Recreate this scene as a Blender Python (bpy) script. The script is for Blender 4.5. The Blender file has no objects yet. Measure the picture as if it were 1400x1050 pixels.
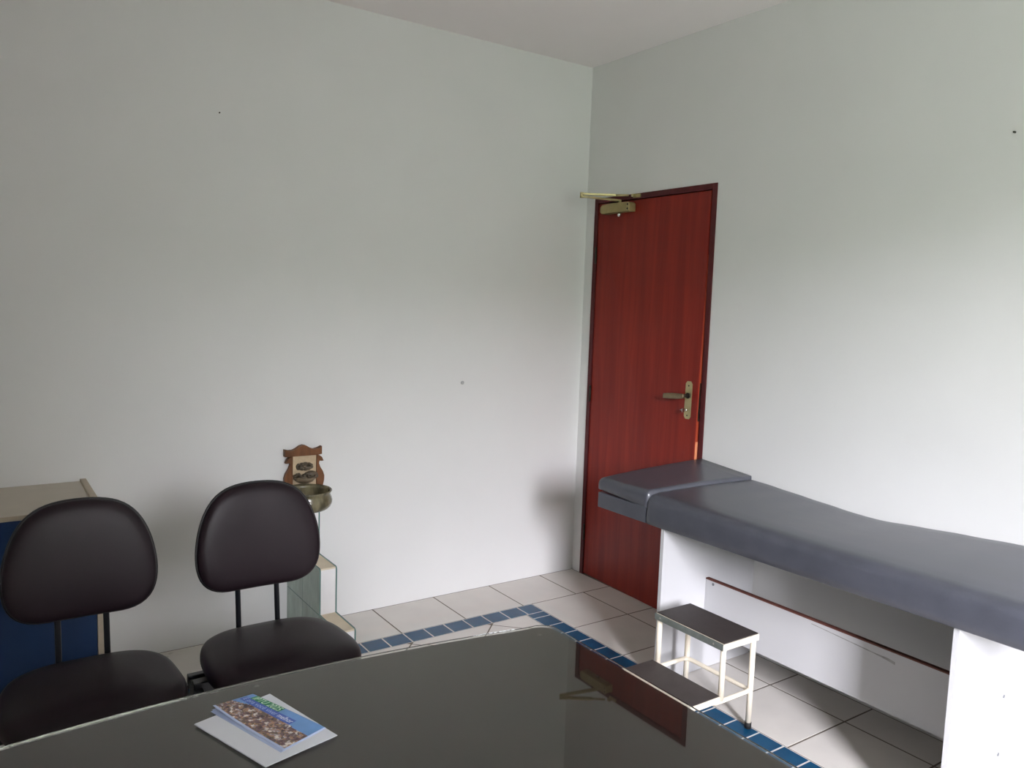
import bpy, bmesh, math, random
from mathutils import Vector, Matrix
random.seed(7)
SC = bpy.context.scene
COL = SC.collection
PI = math.pi

# ------------------------------------------------------------------ materials
def srgb(r, g, b):
    def f(c):
        c /= 255.0
        return c / 12.92 if c <= 0.04045 else ((c + 0.055) / 1.055) ** 2.4
    return (f(r), f(g), f(b), 1.0)

def mat(name, col, rough=0.5, metal=0.0, spec=0.5, coat=0.0, trans=0.0, ior=1.45, var=0.0, vscale=8.0,
        bump=0.0, bscale=60.0, stretch=(1, 1, 1), sheen=0.0, rvar=0.0):
    m = bpy.data.materials.new(name)
    m.use_nodes = True
    nt = m.node_tree
    b = nt.nodes['Principled BSDF']
    b.inputs['Base Color'].default_value = col
    b.inputs['Roughness'].default_value = rough
    b.inputs['Metallic'].default_value = metal
    b.inputs['Specular IOR Level'].default_value = spec
    b.inputs['Coat Weight'].default_value = coat
    b.inputs['Coat Roughness'].default_value = 0.08
    b.inputs['Transmission Weight'].default_value = trans
    b.inputs['IOR'].default_value = ior
    if var or bump or rvar:
        tc = nt.nodes.new('ShaderNodeTexCoord')
        mp = nt.nodes.new('ShaderNodeMapping')
        mp.inputs['Scale'].default_value = stretch
        nt.links.new(tc.outputs['Object'], mp.inputs['Vector'])
    if var:
        n = nt.nodes.new('ShaderNodeTexNoise')
        n.inputs['Scale'].default_value = vscale
        n.inputs['Detail'].default_value = 5
        nt.links.new(mp.outputs[0], n.inputs['Vector'])
        cr = nt.nodes.new('ShaderNodeValToRGB')
        cr.color_ramp.elements[0].position = 0.3
        cr.color_ramp.elements[1].position = 0.7
        cr.color_ramp.elements[0].color = tuple(c * (1 - var) for c in col[:3]) + (1,)
        cr.color_ramp.elements[1].color = tuple(min(1, c * (1 + var)) for c in col[:3]) + (1,)
        nt.links.new(n.outputs['Fac'], cr.inputs['Fac'])
        nt.links.new(cr.outputs['Color'], b.inputs['Base Color'])
    if rvar:
        n3 = nt.nodes.new('ShaderNodeTexNoise')
        n3.inputs['Scale'].default_value = vscale
        n3.inputs['Detail'].default_value = 4
        nt.links.new(mp.outputs[0], n3.inputs['Vector'])
        mr = nt.nodes.new('ShaderNodeMapRange')
        mr.inputs['To Min'].default_value = max(0, rough - rvar)
        mr.inputs['To Max'].default_value = min(1, rough + rvar)
        nt.links.new(n3.outputs['Fac'], mr.inputs['Value'])
        nt.links.new(mr.outputs[0], b.inputs['Roughness'])
    if bump:
        n2 = nt.nodes.new('ShaderNodeTexNoise')
        n2.inputs['Scale'].default_value = bscale
        n2.inputs['Detail'].default_value = 3
        nt.links.new(mp.outputs[0], n2.inputs['Vector'])
        bp = nt.nodes.new('ShaderNodeBump')
        bp.inputs['Strength'].default_value = bump
        bp.inputs['Distance'].default_value = 0.002
        nt.links.new(n2.outputs['Fac'], bp.inputs['Height'])
        nt.links.new(bp.outputs[0], b.inputs['Normal'])
    return m

M = {}
M['wall'] = mat('wall_paint', srgb(219, 219, 217), 0.55, spec=0.35, var=0.015, vscale=3, bump=0.15, bscale=180)
M['ceiling'] = mat('ceiling_paint', srgb(240, 235, 234), 0.8, spec=0.2, var=0.01, vscale=3)
M['tile'] = mat('beige_floor_tile', srgb(210, 205, 198), 0.3, spec=0.45, var=0.045, vscale=7, rvar=0.06)
M['blue_tile'] = mat('blue_border_tile', srgb(14, 70, 104), 0.24, spec=0.38, var=0.14, vscale=14)
M['grout'] = mat('grout', srgb(104, 95, 84), 0.8, var=0.15, vscale=20)
M['light_grout'] = mat('light_grout', srgb(205, 203, 198), 0.7, var=0.08, vscale=20)
def wood(name, c1, c2, rough, coat, scale=(14, 14, 0.7)):
    m = mat(name, c1, rough, coat=coat, spec=0.25)
    nt = m.node_tree; b = nt.nodes['Principled BSDF']
    tc = nt.nodes.new('ShaderNodeTexCoord'); mp = nt.nodes.new('ShaderNodeMapping')
    mp.inputs['Scale'].default_value = scale
    nt.links.new(tc.outputs['Object'], mp.inputs['Vector'])
    n = nt.nodes.new('ShaderNodeTexNoise'); n.inputs['Scale'].default_value = 1.6
    n.inputs['Detail'].default_value = 7; n.inputs['Distortion'].default_value = 0.6
    nt.links.new(mp.outputs[0], n.inputs['Vector'])
    mp2 = nt.nodes.new('ShaderNodeMapping'); mp2.inputs['Scale'].default_value = tuple(s * 9 for s in scale[:2]) + (scale[2] * 3,)
    nt.links.new(tc.outputs['Object'], mp2.inputs['Vector'])
    n2 = nt.nodes.new('ShaderNodeTexNoise'); n2.inputs['Scale'].default_value = 2; n2.inputs['Detail'].default_value = 3
    nt.links.new(mp2.outputs[0], n2.inputs['Vector'])
    ad = nt.nodes.new('ShaderNodeMath'); ad.operation = 'MULTIPLY_ADD'; ad.inputs[1].default_value = 0.16
    nt.links.new(n2.outputs['Fac'], ad.inputs[0]); nt.links.new(n.outputs['Fac'], ad.inputs[2])
    cr = nt.nodes.new('ShaderNodeValToRGB')
    cr.color_ramp.elements[0].position = 0.4; cr.color_ramp.elements[1].position = 0.75
    cr.color_ramp.elements[0].color = c1; cr.color_ramp.elements[1].color = c2
    nt.links.new(ad.outputs[0], cr.inputs['Fac']); nt.links.new(cr.outputs['Color'], b.inputs['Base Color'])
    return m
M['door'] = wood('red_mahogany', srgb(114, 24, 15), srgb(134, 38, 24), 0.40, 0.1)
M['jamb'] = wood('dark_red_mahogany', srgb(70, 20, 24), srgb(84, 28, 30), 0.45, 0.08)
M['door_edge'] = wood('bare_door_edge', srgb(150, 58, 36), srgb(172, 74, 48), 0.5, 0.1)
M['worn_edge'] = wood('bare_pale_wood', srgb(206, 128, 88), srgb(222, 148, 108), 0.6, 0.0)
M['lever'] = mat('bronzed_lever', srgb(126, 112, 88), 0.35, metal=0.8, var=0.12, vscale=30)
M['brass'] = mat('aged_brass', srgb(176, 164, 122), 0.38, metal=0.75, var=0.1, vscale=30)
M['closer_paint'] = mat('gold_painted_closer', srgb(160, 146, 102), 0.42, metal=0.55, var=0.08, vscale=25)
M['dark_metal'] = mat('dark_bronze_metal', srgb(62, 54, 48), 0.4, metal=0.7, var=0.1, vscale=40)
M['chrome'] = mat('chrome', srgb(214, 214, 210), 0.18, metal=1.0, var=0.03, vscale=40)
M['vinyl_chair'] = mat('dark_brown_vinyl', srgb(32, 22, 27), 0.40, spec=0.26, var=0.06, vscale=6, bump=0.12, bscale=420)
M['black_tube'] = mat('black_enamel_tube', srgb(18, 19, 24), 0.28, spec=0.5, var=0.05, vscale=20)
M['black_rubber'] = mat('black_rubber', srgb(24, 23, 23), 0.7, var=0.1, vscale=40)
M['black_plastic'] = mat('black_plastic_shell', srgb(20, 20, 22), 0.45, var=0.05, vscale=20)
M['vinyl_grey'] = mat('slate_grey_vinyl', srgb(70, 72, 80), 0.33, spec=0.7, var=0.13, vscale=16, stretch=(1.6, .7, 1), rvar=.05, bump=0.1, bscale=260)
M['white_panel'] = mat('white_melamine', srgb(192, 192, 193), 0.35, spec=0.45, var=0.012, vscale=5)
M['raw_edge'] = mat('reddish_raw_board_edge', srgb(104, 60, 50), 0.8, var=0.15, vscale=40)
M['grey_cap'] = mat('grey_screw_cap', srgb(120, 122, 126), 0.4, metal=0.5, var=0.05, vscale=50)
M['cream'] = mat('cream_enamel', srgb(226, 217, 198), 0.4, spec=0.45, var=0.04, vscale=18)
M['alu'] = mat('worn_aluminium', srgb(128, 136, 132), 0.36, metal=0.6, var=0.2, vscale=22, rvar=0.1)
M['mat_black'] = mat('black_ribbed_rubber', srgb(64, 57, 55), 0.55, var=0.1, vscale=30, bump=0.3, bscale=300)
M['desk_dark'] = mat('dark_desk_laminate', srgb(54, 37, 33), 0.5, spec=0.3, var=0.06, vscale=10)
M['desk_glass'] = mat('clear_green_glass', (0.95, 0.965, 0.955, 1), 0.0, trans=1.0, ior=1.5)
M['glint'] = mat('white_edge_glint', srgb(240, 243, 243), 0.25, spec=0.8, var=0.03, vscale=60)
M['pad'] = mat('clear_rubber_pad', srgb(84, 80, 74), 0.3, var=0.05, vscale=60)
M['paper'] = mat('white_paper', srgb(226, 229, 236), 0.7, spec=0.25, var=0.01, vscale=20)
M['paper_blue'] = mat('pale_blue_paper', srgb(186, 200, 230), 0.5, spec=0.3, var=0.05, vscale=40)
M['cab_beige'] = mat('beige_laminate', srgb(190, 182, 168), 0.5, spec=0.4, var=0.03, vscale=12)
M['cab_edge'] = mat('tan_edge_band', srgb(176, 164, 144), 0.5, var=0.06, vscale=30)
M['cab_blue'] = mat('blue_laminate', srgb(24, 50, 88), 0.42, spec=0.4, var=0.04, vscale=12)
M['mortar'] = mat('white_mortar', srgb(230, 229, 228), 0.75, var=0.03, vscale=14, bump=0.3, bscale=90)
M['mortar_top'] = mat('cream_mortar', srgb(218, 206, 182), 0.75, var=0.05, vscale=14, bump=0.3, bscale=90)
M['block_glass'] = mat('green_block_glass', srgb(186, 206, 196), 0.1, trans=0.25, ior=1.4, spec=0.6, var=0.14, vscale=16, bump=0.8, bscale=26, stretch=(1, 1, .45))
M['block_edge'] = mat('block_glass_edge', srgb(96, 128, 122), 0.15, spec=0.6, trans=0.0, var=0.08, vscale=20)
M['plaque_wood'] = wood('brown_plaque_wood', srgb(92, 60, 36), srgb(120, 78, 48), 0.55, 0.1, (30, 30, 4))
M['relief'] = mat('sandy_stoneware', srgb(186, 166, 136), 0.7, var=0.18, vscale=26, bump=0.4, bscale=90)
M['basin'] = mat('brown_stoneware', srgb(112, 98, 78), 0.5, var=0.2, vscale=30, bump=0.3, bscale=80)
M['figure'] = mat('dark_glazed_stoneware', srgb(84, 74, 60), 0.4, var=0.35, vscale=34, bump=0.4, bscale=70)
M['bowl'] = mat('olive_glazed_ceramic', srgb(98, 92, 70), 0.22, spec=0.6, var=0.6, vscale=13, stretch=(2.6, 2.6, 0.7))
M['plug'] = mat('grey_wall_plug', srgb(168, 168, 168), 0.5, var=0.05, vscale=60)
M['nail'] = mat('dark_nail', srgb(70, 66, 60), 0.4, metal=0.6, var=0.05, vscale=60)
M['frame_alu'] = mat('white_window_frame', srgb(225, 225, 225), 0.4, var=0.02, vscale=10)
M['blind'] = mat('added_slat_fabric', srgb(190, 188, 182), 0.8, var=0.03, vscale=30)
M['corr'] = mat('corridor_paint', srgb(200, 198, 190), 0.7, var=0.02, vscale=4)
# brochure inks
M['ink_sky'] = mat('printed_sky', srgb(112, 158, 214), 0.32, var=0.12, vscale=18)
M['ink_green'] = mat('printed_green', srgb(50, 142, 96), 0.32, var=0.1, vscale=30)
M['ink_band'] = mat('printed_blue_band', srgb(74, 104, 190), 0.32, var=0.12, vscale=30)
M['ink_text'] = mat('printed_pale_green', srgb(226, 250, 226), 0.32, var=0.02, vscale=30)
M['ink_white'] = mat('printed_white', srgb(232, 238, 248), 0.32, var=0.02, vscale=30)
M['ink_lilac'] = mat('printed_lilac', srgb(176, 196, 240), 0.32, var=0.02, vscale=30)
def city():
    m = mat('printed_city_photo', srgb(120, 96, 96), 0.32)
    nt = m.node_tree; b = nt.nodes['Principled BSDF']
    tc = nt.nodes.new('ShaderNodeTexCoord')
    mp = nt.nodes.new('ShaderNodeMapping'); mp.inputs['Scale'].default_value = (26, 13, 1)
    nt.links.new(tc.outputs['UV'], mp.inputs['Vector'])
    v = nt.nodes.new('ShaderNodeTexVoronoi'); v.distance = 'CHEBYCHEV'; v.inputs['Scale'].default_value = 1.3
    nt.links.new(mp.outputs[0], v.inputs['Vector'])
    sp = nt.nodes.new('ShaderNodeSeparateColor'); nt.links.new(v.outputs['Color'], sp.inputs[0])
    n = nt.nodes.new('ShaderNodeTexNoise'); n.inputs['Scale'].default_value = 0.5; n.inputs['Detail'].default_value = 4
    nt.links.new(mp.outputs[0], n.inputs['Vector'])
    ad = nt.nodes.new('ShaderNodeMath'); ad.operation = 'MULTIPLY_ADD'; ad.inputs[1].default_value = 0.5
    nt.links.new(sp.outputs[0], ad.inputs[0]); nt.links.new(n.outputs['Fac'], ad.inputs[2])
    cr = nt.nodes.new('ShaderNodeValToRGB'); r = cr.color_ramp
    r.elements[0].position = 0.38; r.elements[0].color = srgb(62, 52, 60)
    r.elements[1].position = 1.0; r.elements[1].color = srgb(232, 226, 218)
    for p_, c in ((0.5, srgb(92, 66, 70)), (0.62, srgb(126, 98, 104)), (0.72, srgb(98, 92, 78)), (0.82, srgb(188, 146, 116)), (0.9, srgb(150, 140, 150))):
        e = r.elements.new(p_); e.color = c
    nt.links.new(ad.outputs[0], cr.inputs['Fac']); nt.links.new(cr.outputs['Color'], b.inputs['Base Color'])
    return m
M['ink_city'] = city()

# worn lighter patches on the couch vinyl (a stain of its own shape: scuffed centre of the top)
# ------------------------------------------------------------------ mesh helpers
def nb():
    return bmesh.new()

def box(bm, x0, x1, y0, y1, z0, z1, mi=0, bev=0.0, seg=2):
    t = bmesh.new()
    vs = [t.verts.new((x, y, z)) for z in (z0, z1) for y in (y0, y1) for x in (x0, x1)]
    for f in ((0, 2, 3, 1), (4, 5, 7, 6), (0, 1, 5, 4), (2, 6, 7, 3), (0, 4, 6, 2), (1, 3, 7, 5)):
        t.faces.new([vs[i] for i in f])
    if bev > 0:
        bmesh.ops.bevel(t, geom=t.edges[:], offset=bev, segments=seg, profile=0.5, affect='EDGES')
    for f in t.faces:
        f.material_index = mi
    join(bm, t)

def join(bm, t):
    me = bpy.data.meshes.new('tmp')
    t.to_mesh(me); t.free()
    bm.from_mesh(me)
    bpy.data.meshes.remove(me)

def tube(bm, pts, r, n=12, closed=False, cap=True, mi=0):
    pts = [Vector(p) for p in pts]
    rs = r if isinstance(r, (list, tuple)) else [r] * len(pts)
    rings = []
    up = None
    N = len(pts)
    for i, p in enumerate(pts):
        a = pts[(i - 1) % N] if (closed or i > 0) else p
        c = pts[(i + 1) % N] if (closed or i < N - 1) else p
        d = (c - a).normalized()
        if up is None:
            up = Vector((0, 0, 1)) if abs(d.z) < 0.9 else Vector((1, 0, 0))
        u = d.cross(up)
        if u.length < 1e-6:
            u = d.orthogonal()
        u.normalize(); w = u.cross(d).normalized(); up = w
        rings.append([bm.verts.new(p + (u * math.cos(2 * PI * k / n) + w * math.sin(2 * PI * k / n)) * rs[i]) for k in range(n)])
    M_ = N if closed else N - 1
    for i in range(M_):
        A, B = rings[i], rings[(i + 1) % N]
        for k in range(n):
            f = bm.faces.new((A[k], A[(k + 1) % n], B[(k + 1) % n], B[k])); f.material_index = mi; f.smooth = True
    if cap and not closed:
        f = bm.faces.new(list(reversed(rings[0]))); f.material_index = mi
        f = bm.faces.new(rings[-1]); f.material_index = mi

def bend(pts, rad=0.03, seg=5):
    pts = [Vector(p) for p in pts]
    out = [pts[0]]
    for i in range(1, len(pts) - 1):
        a, b, c = pts[i - 1], pts[i], pts[i + 1]
        d1 = (a - b).normalized(); d2 = (c - b).normalized()
        r = min(rad, (a - b).length * 0.45, (c - b).length * 0.45)
        p1, p2 = b + d1 * r, b + d2 * r
        for s in range(seg + 1):
            t = s / seg
            out.append(p1 * (1 - t) ** 2 + b * 2 * t * (1 - t) + p2 * t * t)
    out.append(pts[-1])
    return out

def lathe(bm, prof, c, n=40, mi=0):
    rings = []
    for r, z in prof:
        if r < 1e-5:
            rings.append([bm.verts.new((c[0], c[1], c[2] + z))])
        else:
            rings.append([bm.verts.new((c[0] + r * math.cos(2 * PI * k / n), c[1] + r * math.sin(2 * PI * k / n), c[2] + z)) for k in range(n)])
    for A, B in zip(rings, rings[1:]):
        for k in range(n):
            k2 = (k + 1) % n
            if len(A) == 1 and len(B) == 1: continue
            if len(A) == 1: f = bm.faces.new((A[0], B[k], B[k2]))
            elif len(B) == 1: f = bm.faces.new((A[k], A[k2], B[0]))
            else: f = bm.faces.new((A[k], A[k2], B[k2], B[k]))
            f.smooth = True; f.material_index = mi

def prism(bm, poly, fn, t0, t1, mi=0, bev=0.0):
    """extrude 2D polygon; fn(a, b, t) -> xyz"""
    t = bmesh.new()
    A = [t.verts.new(fn(a, b, t0)) for a, b in poly]
    B = [t.verts.new(fn(a, b, t1)) for a, b in poly]
    t.faces.new(A); t.faces.new(list(reversed(B)))
    n = len(poly)
    for i in range(n):
        t.faces.new((A[i], B[i], B[(i + 1) % n], A[(i + 1) % n]))
    bmesh.ops.recalc_face_normals(t, faces=t.faces[:])
    if bev:
        es = [e for e in t.edges if any(len(f.verts) == n for f in e.link_faces)]
        bmesh.ops.bevel(t, geom=es, offset=bev, segments=2, profile=0.5, affect='EDGES')
    for f in t.faces: f.material_index = mi
    join(bm, t)

def loft(bm, rings, cap0=True, cap1=True, mi=0, smooth=True):
    R_ = [[bm.verts.new(p) for p in r] for r in rings]
    n = len(R_[0])
    for A, B in zip(R_, R_[1:]):
        for k in range(n):
            f = bm.faces.new((A[k], A[(k + 1) % n], B[(k + 1) % n], B[k])); f.smooth = smooth; f.material_index = mi
    if cap0:
        f = bm.faces.new(list(reversed(R_[0]))); f.material_index = mi; f.smooth = smooth
    if cap1:
        f = bm.faces.new(R_[-1]); f.material_index = mi; f.smooth = smooth

def ball(bm, c, r, mi=0, seg=16):
    rr = r if isinstance(r, (tuple, list)) else (r, r, r)
    t = bmesh.new()
    bmesh.ops.create_uvsphere(t, u_segments=seg, v_segments=max(8, seg * 2 // 3), radius=1)
    for v in t.verts:
        v.co = Vector((c[0] + v.co.x * rr[0], c[1] + v.co.y * rr[1], c[2] + v.co.z * rr[2]))
    for f in t.faces: f.smooth = True; f.material_index = mi
    join(bm, t)

def empty(name, loc, label=None, cat=None, group=None, kind=None):
    o = bpy.data.objects.new(name, None)
    o.empty_display_size = 0.1
    o.location = loc
    COL.objects.link(o)
    tag(o, label, cat, group, kind)
    return o

def tag(o, label=None, cat=None, group=None, kind=None):
    if label: o['label'] = label
    if cat: o['category'] = cat
    if group: o['group'] = group
    if kind: o['kind'] = kind
    return o

def wloc(o):
    v = Vector((0, 0, 0))
    while o is not None:
        v += Vector(o.location); o = o.parent
    return v

def obj(name, bm, mats, parent=None, label=None, base=None, autosmooth=None, keep_normals=False):
    """mesh given in world coordinates; stored relative to the parent's (or its own) base"""
    if not keep_normals:
        bmesh.ops.recalc_face_normals(bm, faces=bm.faces[:])
    if parent is not None:
        off = wloc(parent); loc = Vector((0, 0, 0))
    else:
        off = Vector(base) if base else Vector((0, 0, 0)); loc = off
    bmesh.ops.translate(bm, verts=bm.verts[:], vec=-off)
    me = bpy.data.meshes.new(name)
    bm.to_mesh(me); bm.free()
    for m in (mats if isinstance(mats, (list, tuple)) else [mats]):
        me.materials.append(M[m] if isinstance(m, str) else m)
    o = bpy.data.objects.new(name, me)
    COL.objects.link(o)
    o.location = loc
    if parent is not None: o.parent = parent
    if label: o['label'] = label
    return o

# ------------------------------------------------------------------ room (corner of the two seen walls = origin)
H = 2.849
XL, YF = -4.25, -5.1
DY0, DY1, DZ = -0.075, -0.948, 2.13          # door opening in the right wall
WX0, WX1, WZ0, WZ1 = -2.40, -1.70, 0.95, 2.60     # window opening in the wall behind the camera

bm = nb(); box(bm, XL - .15, 0.0, 0, .15, 0, H)
tag(obj('wall_back', bm, 'wall'), 'pale grey painted wall behind the two black chairs', 'wall', kind='structure')
bm = nb()
box(bm, 0, .14, DY0, .15, 0, H); box(bm, 0, .14, DY1, DY0, DZ, H); box(bm, 0, .14, YF - .15, DY1, 0, H)
bmesh.ops.remove_doubles(bm, verts=bm.verts[:], dist=1e-5)
tag(obj('wall_right', bm, 'wall'), 'pale grey painted wall with the red door and the examination couch', 'wall', kind='structure')
bm = nb(); box(bm, XL - .15, XL, YF - .15, 0, 0, H)
tag(obj('wall_left', bm, 'wall'), 'pale grey wall outside the frame on the left', 'wall', kind='structure')
bm = nb()
box(bm, XL, WX0, YF - .15, YF, 0, H); box(bm, WX1, 0, YF - .15, YF, 0, H)
box(bm, WX0, WX1, YF - .15, YF, 0, WZ0); box(bm, WX0, WX1, YF - .15, YF, WZ1, H)
tag(obj('wall_front', bm, 'wall'), 'pale grey wall with the window behind the camera', 'wall', kind='structure')
bm = nb(); box(bm, XL - .15, .14, YF - .15, .15, H, H + .1)
tag(obj('ceiling', bm, 'ceiling'), 'plain white ceiling', 'ceiling', kind='structure')

# window frame
w = empty('window_1', ((WX0 + WX1) / 2, YF - .08, WZ0), 'white framed window behind the camera', 'window', kind='structure')
bm = nb()
for a, b, c, d in ((WX0, WX0 + .04, WZ0, WZ1), (WX1 - .04, WX1, WZ0, WZ1), (WX0 + .04, WX1 - .04, WZ0, WZ0 + .04), (WX0 + .04, WX1 - .04, WZ1 - .04, WZ1)):
    box(bm, a, b, YF - .11, YF - .05, c, d)
obj('window_frame', bm, 'frame_alu', w)
vb = empty('added_blind', ((WX0 + WX1) / 2, YF + .0655, 2.68), 'unseen vertical slat blind added to steer the light at the window behind the camera', 'blind')  # unseen slats added to turn the daylight towards the right wall
bm = nb(); box(bm, WX0 - .05, WX1 + .05, YF + .004, YF + .116, 2.66, 2.70, bev=.003); obj('head_rail', bm, 'frame_alu', vb)
BA = math.radians(32)
for k in range(9):
    bx_ = WX0 + .03 + .08 * k
    bm = nb(); box(bm, bx_ - .0008, bx_ + .0008, YF + .065 - .056, YF + .065 + .056, .86, 2.659)
    bmesh.ops.rotate(bm, verts=bm.verts[:], cent=(bx_, YF + .065, 0), matrix=Matrix.Rotation(-BA, 3, 'Z'))
    obj('added_slat', bm, 'blind', vb)
# corridor beyond the door so that no sky shows round the leaf
bm = nb()
box(bm, 1.3, 1.4, -1.6, .5, 0, H); box(bm, .14, 1.3, .4, .5, 0, H); box(bm, .14, 1.3, -1.6, -1.5, 0, H)
box(bm, .14, 1.4, -1.6, .5, -.02, 0); box(bm, .14, 1.4, -1.6, .5, H, H + .05)
tag(obj('wall_corridor', bm, 'corr'), 'corridor walls beyond the closed red door', 'wall', kind='structure')

# floor: grout bed with single tiles laid on it
def clip(poly, x0, x1, y0, y1):
    def cl(p, ax, v, keep_gt):
        out = []
        for i in range(len(p)):
            a, b = p[i - 1], p[i]
            ia = a[ax] >= v if keep_gt else a[ax] <= v
            ib = b[ax] >= v if keep_gt else b[ax] <= v
            if ia != ib:
                t = (v - a[ax]) / (b[ax] - a[ax])
                out.append((a[0] + t * (b[0] - a[0]), a[1] + t * (b[1] - a[1])))
            if ib: out.append(b)
        return out
    for ax, v, g in ((0, x0, True), (0, x1, False), (1, y0, True), (1, y1, False)):
        if poly: poly = cl(poly, ax, v, g)
    return poly

fb = nb()
TH = 0.0007
def tile_poly(poly, mi):
    if len(poly) < 3: return
    area = sum(poly[i - 1][0] * poly[i][1] - poly[i][0] * poly[i - 1][1] for i in range(len(poly))) / 2
    if abs(area) < 2e-4: return
    if area < 0: poly = poly[::-1]
    cx = sum(p[0] for p in poly) / len(poly); cy = sum(p[1] for p in poly) / len(poly)
    A = [fb.verts.new((p[0], p[1], -TH)) for p in poly]
    def sh(p, d):
        v = Vector((cx - p[0], cy - p[1])); v = v.normalized() * d
        return (p[0] + v.x, p[1] + v.y, 0)
    B = [fb.verts.new(sh(p, .0015)) for p in poly]
    f = fb.faces.new(B); f.material_index = mi
    for i in range(len(poly)):
        f = fb.faces.new((A[i - 1], A[i], B[i], B[i - 1])); f.material_index = mi
G = 0.0033
def rect(x0, x1, y0, y1, mi, g=G):
    x0 = max(x0, XL); y0 = max(y0, YF); x1 = min(x1, 0); y1 = min(y1, 0)
    if x1 - x0 > .02 and y1 - y0 > .02:
        tile_poly([(x0 + g, y0 + g), (x1 - g, y0 + g), (x1 - g, y1 - g), (x0 + g, y1 - g)], mi)
BY0, BY1 = -.3335, -.4405       # blue border along the back wall
BX0, BX1 = -.532, -.639         # blue border along the right wall
# grout bed: sides/bottom, plus lighter joints under the blue band
def flat(x0, x1, y0, y1, mi, z=-TH):
    f = fb.faces.new([fb.verts.new(p) for p in ((x0, y0, z), (x1, y0, z), (x1, y1, z), (x0, y1, z))]); f.material_index = mi
flat(XL - .15, .14, BY0, .15, 2); flat(BX0, .14, YF - .15, BY0, 2)
flat(XL - .15, BX0, BY1, BY0, 3); flat(BX1, BX0, YF - .15, BY1, 3); flat(XL - .15, BX1, YF - .15, BY1, 2)
flat(XL - .15, .14, YF - .15, .15, 2, -.1)
# row against the back wall
xs = [0, -.237] + [-.237 - .3447 * k for k in range(1, 13)]
for a, b in zip(xs, xs[1:]): rect(b, a, BY0, 0, 0)
# column against the right wall
ys = [BY0, -.684, -1.03, -1.2075] + [-1.5525 - .3415 * k for k in range(0, 10)]
for a, b in zip(ys, ys[1:]):
    rect(BX0, -.187, b, a, 0); rect(-.187, 0, b, a, 0)
# blue bands
xb = [BX0, -.626] + [-.626 - .1072 * k for k in range(1, 36)]
for a, b in zip(xb, xb[1:]): rect(b, a, BY1, BY0, 1)
yb = [BY1, -.4965] + [-.4965 - .1065 * k for k in range(1, 41)]
for a, b in zip(yb, yb[1:]): rect(BX1, BX0, b, a, 1)
# diagonal field inside the band
S = .431 / math.sqrt(2)
for i in range(-16, 17):
    for j in range(-16, 17):
        u0 = -.399 / math.sqrt(2) + i * S; v0 = -1.313 / math.sqrt(2) + j * S
        P4 = []
        for a, b in ((u0 + G, v0 + G), (u0 + S - G, v0 + G), (u0 + S - G, v0 + S - G), (u0 + G, v0 + S - G)):
            P4.append(((a + b) / math.sqrt(2), (b - a) / math.sqrt(2)))
        tile_poly(clip(P4, XL, BX1 - G, YF, BY1 - G), 0)
tag(obj('floor', fb, ['tile', 'blue_tile', 'grout', 'light_grout'], keep_normals=False), 'beige ceramic tile floor with a blue tile border', 'floor', kind='structure')

# ------------------------------------------------------------------ door
D = empty('door_1', (0, -.51, 0), 'red mahogany door in the corner beside the couch', 'door', kind='structure')
bm = nb()
FW = .028
box(bm, -.006, .14, DY0 - FW, DY0, 0, DZ, bev=.002); box(bm, -.006, .14, DY1, DY1 + FW, 0, DZ, bev=.002)
box(bm, -.006, .14, DY1 + FW, DY0 - FW, DZ - FW, DZ, bev=.002)
box(bm, .046, .07, DY0 - FW - .014, DY0 - FW, 0, DZ - FW); box(bm, .046, .07, DY1 + FW, DY1 + FW + .014, 0, DZ - FW)
box(bm, .046, .07, DY1 + FW, DY0 - FW, DZ - FW - .014, DZ - FW)
obj('door_frame', bm, 'jamb', D)
HY = DY0 - FW - .002           # hinge line
LW = (DY0 - FW) - (DY1 + FW) - .008
ANG = math.radians(2.3)
def leafp(bm):                 # leaf built closed then swung a little into the room round the hinge line
    for v in bm.verts:         # the leaf is a little warped: the foot stands further out than the head
        a = math.radians(2.55 - 1.12 * v.co.z)
        dx, dy = v.co.x, v.co.y - HY
        v.co.x = dx * math.cos(a) + dy * math.sin(a); v.co.y = HY - dx * math.sin(a) + dy * math.cos(a)
    return bm
bm = nb(); box(bm, 0, .036, HY - LW, HY, .008, DZ - FW - .004, bev=.0015)
leafp(bm)
leaf = obj('door_leaf', bm, 'door', D)
bm = nb(); box(bm, .004, .033, HY - LW - .0008, HY - LW + .001, .012, 1.80); leafp(bm)
obj('door_edge', bm, 'door_edge', leaf, 'orange brown wooden edge')
bm = nb(); box(bm, .0045, .0325, HY - LW - .0016, HY - LW - .0009, .60, .905); leafp(bm)
obj('worn_patch', bm, 'worn_edge', leaf, 'bare pale patch of wood on the edge')
bm = nb(); box(bm, .008, .029, HY - LW - .0022, HY - LW, 1.005, 1.19, bev=.0005)
box(bm, .012, .024, HY - LW - .006, HY - LW, 1.10, 1.125, bev=.001); box(bm, .012, .024, HY - LW - .008, HY - LW, 1.045, 1.065, bev=.001)
leafp(bm); obj('lock_plate', bm, 'dark_metal', leaf, 'dark lock plate')
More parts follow.
